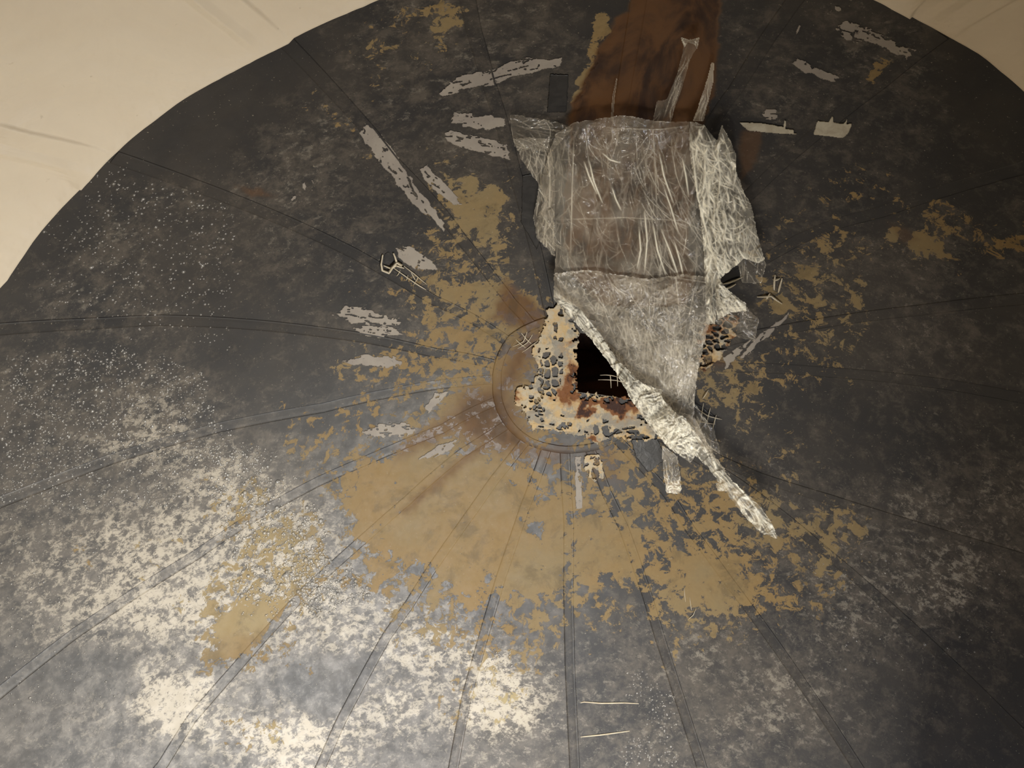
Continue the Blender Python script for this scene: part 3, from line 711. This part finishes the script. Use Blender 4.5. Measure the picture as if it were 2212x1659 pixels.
HOT_GLINTS = [[(1272,345),(1282,390),(1302,440)], [(1322,405),(1330,430),(1342,455)], [(1262,350),(1272,380),(1290,420)], [(1424,330),(1434,380),(1456,442)], [(1474,342),(1482,380),(1488,425)],  # brightest highlight streaks, painted onto the upper sheet
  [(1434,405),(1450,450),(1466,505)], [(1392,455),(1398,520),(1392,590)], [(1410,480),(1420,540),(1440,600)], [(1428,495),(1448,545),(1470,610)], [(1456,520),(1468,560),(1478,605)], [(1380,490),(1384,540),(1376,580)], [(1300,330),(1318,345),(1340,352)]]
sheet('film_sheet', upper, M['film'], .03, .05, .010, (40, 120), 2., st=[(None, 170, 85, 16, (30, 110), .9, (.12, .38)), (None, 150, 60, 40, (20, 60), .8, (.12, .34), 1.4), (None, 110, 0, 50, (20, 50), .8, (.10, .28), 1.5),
  ([(1380,300),(1530,320),(1540,600),(1380,600)], 90, 72, 8, (50, 140), 1.2, (.15, .5)), (upper, 30, 100, 12, (40, 90), 2.5, (.12, .25))] + [('line', h, 1.7, .95) for h in HOT_GLINTS]
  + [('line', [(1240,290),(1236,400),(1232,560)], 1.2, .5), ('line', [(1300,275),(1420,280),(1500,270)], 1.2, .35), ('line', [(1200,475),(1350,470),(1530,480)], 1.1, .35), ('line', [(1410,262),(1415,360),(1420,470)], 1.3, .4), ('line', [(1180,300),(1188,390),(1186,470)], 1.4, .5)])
conv = lambda x, y: math.degrees(math.atan2(960 - y, 1440 - x))
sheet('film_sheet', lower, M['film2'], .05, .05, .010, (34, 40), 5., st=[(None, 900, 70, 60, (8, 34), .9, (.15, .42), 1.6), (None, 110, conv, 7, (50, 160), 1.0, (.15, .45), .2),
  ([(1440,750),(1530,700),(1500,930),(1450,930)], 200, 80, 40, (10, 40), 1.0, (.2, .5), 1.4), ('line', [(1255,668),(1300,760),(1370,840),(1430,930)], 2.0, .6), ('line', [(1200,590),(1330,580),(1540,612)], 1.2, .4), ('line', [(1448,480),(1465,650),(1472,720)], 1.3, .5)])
bunch = [(1490,262),(1520,268),(1548,302),(1560,268),(1590,330),(1592,370),(1605,410),(1622,440),(1636,500),(1652,560),(1640,570),(1606,560),(1590,575),(1560,600),(1555,650),(1545,700),(1525,700),(1522,600),(1520,540),(1510,450),(1495,380),(1488,310)]
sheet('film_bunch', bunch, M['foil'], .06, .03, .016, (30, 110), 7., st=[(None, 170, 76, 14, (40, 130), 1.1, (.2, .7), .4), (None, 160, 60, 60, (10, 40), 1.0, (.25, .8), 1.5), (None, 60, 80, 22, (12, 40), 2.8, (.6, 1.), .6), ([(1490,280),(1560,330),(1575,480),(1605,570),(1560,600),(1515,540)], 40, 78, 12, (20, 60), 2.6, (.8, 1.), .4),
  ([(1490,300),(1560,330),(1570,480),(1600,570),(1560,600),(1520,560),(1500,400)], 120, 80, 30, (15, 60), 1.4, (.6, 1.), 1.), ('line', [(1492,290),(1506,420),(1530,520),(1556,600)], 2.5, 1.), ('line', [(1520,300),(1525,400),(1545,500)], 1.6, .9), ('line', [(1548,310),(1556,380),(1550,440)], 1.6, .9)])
sheet('film_flap', [(1590,560),(1640,545),(1655,570),(1646,612),(1602,612)], M['thin'], .05, .02, .006, (20, 40), 8., rim=.5, st=[(None, 12, 80, 20, (20, 50), .9, (.2, .4))])
sheet('film_flap', [(1548,640),(1610,660),(1640,690),(1630,740),(1570,720),(1540,690)], M['thin'], .03, .02, .008, (20, 30), 9., st=[(None, 25, 30, 30, (20, 50), .9, (.2, .4))])
sheet('film_flap', [(1548,598),(1580,632),(1612,655),(1612,672),(1580,676),(1550,692),(1544,640)], M['foil'], .08, .02, .012, (14, 20), 10., st=[(None, 90, 50, 14, (15, 60), 1.3, (.5, 1.)), (None, 40, 0, 60, (6, 20), 1., (.5, 1.))])
sheet('film_fringe', [(1108,300),(1150,296),(1192,300),(1200,400),(1198,500),(1200,560),(1180,535),(1160,520),(1152,470),(1164,400),(1125,345)], M['film'], .015, .015, .006, (30, 80), 12., st=[(None, 70, 88, 18, (20, 80), 1.1, (.2, .6)), (None, 40, 45, 50, (15, 40), .9, (.15, .4))])
sheet('film_fringe', [(1100,245),(1200,262),(1240,275),(1190,330),(1110,318)], M['thin'], .012, .01, .006, (40, 20), 13., st=[(None, 40, 20, 18, (20, 80), .9, (.15, .5))])
tail = [(1196,625),(1250,664),(1290,710),(1330,772),(1385,826),(1434,842),(1430,858),(1450,880),(1468,900),(1472,932),(1462,950),(1440,962),(1400,918),(1368,872),(1330,806),(1280,738),(1225,680),(1196,648)]
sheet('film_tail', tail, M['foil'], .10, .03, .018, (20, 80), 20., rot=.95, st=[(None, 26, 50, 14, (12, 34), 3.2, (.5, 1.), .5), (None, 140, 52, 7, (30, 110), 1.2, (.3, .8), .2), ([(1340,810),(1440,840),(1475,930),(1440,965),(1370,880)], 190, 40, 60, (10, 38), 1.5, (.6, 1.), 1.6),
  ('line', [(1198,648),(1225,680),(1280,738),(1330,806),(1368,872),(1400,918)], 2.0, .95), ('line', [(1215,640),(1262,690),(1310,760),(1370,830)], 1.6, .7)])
tail2 = [(1400,905),(1440,880),(1480,900),(1520,960),(1580,1035),(1640,1090),(1668,1130),(1682,1166),(1640,1150),(1604,1112),(1568,1064),(1530,1012),(1502,984),(1492,1000),(1440,966)]
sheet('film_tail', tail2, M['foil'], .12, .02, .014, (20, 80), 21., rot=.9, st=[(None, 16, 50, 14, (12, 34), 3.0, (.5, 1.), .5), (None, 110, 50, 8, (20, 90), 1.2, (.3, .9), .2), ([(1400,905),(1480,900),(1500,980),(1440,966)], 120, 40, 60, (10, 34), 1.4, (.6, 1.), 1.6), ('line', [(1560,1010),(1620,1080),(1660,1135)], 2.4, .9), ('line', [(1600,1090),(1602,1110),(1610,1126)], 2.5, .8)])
sheet('film_strip', [(1429,960),(1464,985),(1473,1058),(1468,1068),(1439,1065),(1431,1010)], M['film2'], .06, .01, .006, (14, 30), 22., jg=1, rim=.6, st=[(None, 8, 85, 8, (30, 70), 1., (.3, .6)), ([(1438,1035),(1470,1035),(1470,1066),(1438,1064)], 30, 30, 60, (6, 16), 1.3, (.5, 1.))])
sheet('film_strip', [(1545,1040),(1566,1050),(1572,1062),(1550,1062)], M['foil'], .07, .01, .006, (14, 30), 23., jg=1, st=[(None, 14, 60, 40, (6, 16), 1.2, (.5, 1.))])
sheet('film_flap', [(1470,890),(1500,900),(1545,985),(1580,1030),(1560,1015),(1500,950)], M['film2'], .07, .01, .006, (14, 30), 24., rot=.9, rim=.6, st=[(None, 20, 55, 8, (20, 70), 1., (.3, .6))])
sheet('film_flap', [(1498,868),(1545,930),(1558,985),(1535,975),(1500,930)], M['thin'], .03, .01, .006, (14, 30), 28., rim=.5, st=[(None, 20, 60, 14, (20, 60), 1., (.3, .6))])
sheet('film_strip', [(1409,264),(1418,218),(1440,214),(1462,160),(1474,112),(1478,84),(1508,84),(1506,104),(1492,128),(1474,190),(1456,240),(1450,266)], M['thin'], .02, .01, .006, (20, 80), 25., jg=1, rim=.25, st=[(None, 22, 108, 6, (30, 100), .9, (.2, .5), .2)])
sheet('film_strip', [(1496,262),(1516,205),(1530,160),(1536,134),(1543,136),(1541,180),(1520,262)], M['film2'], .02, .008, .006, (20, 80), 26., jg=1, rim=.45, st=[(None, 10, 108, 6, (30, 80), 1., (.3, .6), .2)])
sheet('film_strip', [(1470,80),(1490,86),(1512,80),(1506,108),(1500,96),(1486,92),(1478,106)], M['foil'], .03, .008, .006, (10, 20), 27., jg=1, rim=.9, step=1.2, st=[(None, 8, 100, 40, (6, 16), 1.2, (.6, 1.))])
sheet('film_strip', [(1319,262),(1322,210),(1331,168),(1334,170),(1328,215),(1325,262)], M['thin'], .012, .0, .002, (20, 80), 29., jg=.3, rim=.5, step=1.2)
# ---------------------------------------------------------------- condensation
dm = bpy.data.meshes.new('droplet'); V = []; F = []
for i in range(5):
    th_ = math.pi / 2 * i / 4
    for k in range(8): V.append((math.sin(th_) * math.cos(k * math.pi / 4), math.sin(th_) * math.sin(k * math.pi / 4), math.cos(th_) * .6 - .05))
for i in range(4):
    for k in range(8): F.append((i * 8 + k, (i + 1) * 8 + k, (i + 1) * 8 + (k + 1) % 8, i * 8 + (k + 1) % 8))
dm.from_pydata(V, [], F); dm.materials.append(M['drop']); dm.polygons.foreach_set('use_smooth', [True] * len(F)); dm.validate()
DR = [(700, 1.7, [(80,600),(200,360),(480,420),(520,600),(480,760),(200,700)]), (2600, 1.7, [(0,760),(200,740),(400,790),(520,920),(560,1000),(400,1090),(0,1100)]),
      (1300, 2.2, [(450,960),(560,960),(720,1180),(700,1300),(560,1330),(460,1180)]), (420, 2.3, [(600,1240),(700,1180),(800,1290),(700,1340)]),
      (260, 1.4, [(1380,1450),(1460,1560),(1480,1659),(1330,1659),(1380,1560)]), (900, 1.4, [(0,1100),(450,1100),(400,1500),(0,1600)]), (150, 1.5, [(1050,1400),(1120,1400),(1120,1500),(1040,1500)]), (160, 1.2, [(1700,1200),(2200,1150),(2200,1400),(1800,1450)])]
rs = np.random.RandomState(5); pts = []
for n, s, poly in DR:
    xs = [p[0] for p in poly]; ys = [p[1] for p in poly]; c = 0
    while c < n:
        x = rs.uniform(min(xs), max(xs), 400); y = rs.uniform(min(ys), max(ys), 400)
        ok = (sdist(x, y, poly) + (fbm(x / 40, y / 40, 3, 2.) - .5) * 120 > 0) & (x > 0) & (y < 1656)
        for a, b in zip(x[ok], y[ok]):
            pts.append((s * rs.lognormal(0, .35), a, b)); c += 1
            if c >= n: break
pts.sort(reverse=True); P = np.array(pts)
X, d, t = hit(P[:, 1:]); Nn = nrm(X); px = t / FPX * SC
VV = np.array(V); FF = np.array(F); bv = []; bf = []
for i in range(len(P)):
    q = Vector(Nn[i]).to_track_quat('Z', 'Y').to_matrix(); r = P[i, 0] * px[i]
    if i < 300:
        o = bpy.data.objects.new('water_droplet', dm); C.objects.link(o); o.location = X[i] * SC
        o.rotation_euler = q.to_euler(); o.scale = (r, r, r)
        zi = 0 if P[i, 2] < 740 else 1 if P[i, 2] < 1090 and P[i, 1] < 560 else 2 if P[i, 1] < 560 else 3 if P[i, 1] < 900 else 4
        tag(o, 'tiny clear water droplet ' + ('on the black membrane at upper left, below the cream edge', 'on the pale chalky membrane at far left',
            'at lower left, left of the ochre patch', 'beside the lower left ochre patch', 'near the bottom, on the dark membrane')[zi], 'droplet',
            'condensation droplets ' + ('at upper left', 'at far left', 'at lower left', 'beside the lower left ochre patch', 'near the bottom')[zi])
    else:
        bf.append(FF + len(bv) * len(VV)); bv.append(VV @ np.array(q).T * r + X[i] * SC)
tag(mesh_obj('water_droplets', np.concatenate(bv), np.concatenate(bf), M['drop']), 'fine beaded condensation scattered over the black membrane, smallest drops', 'condensation', 'condensation droplets', 'stuff')
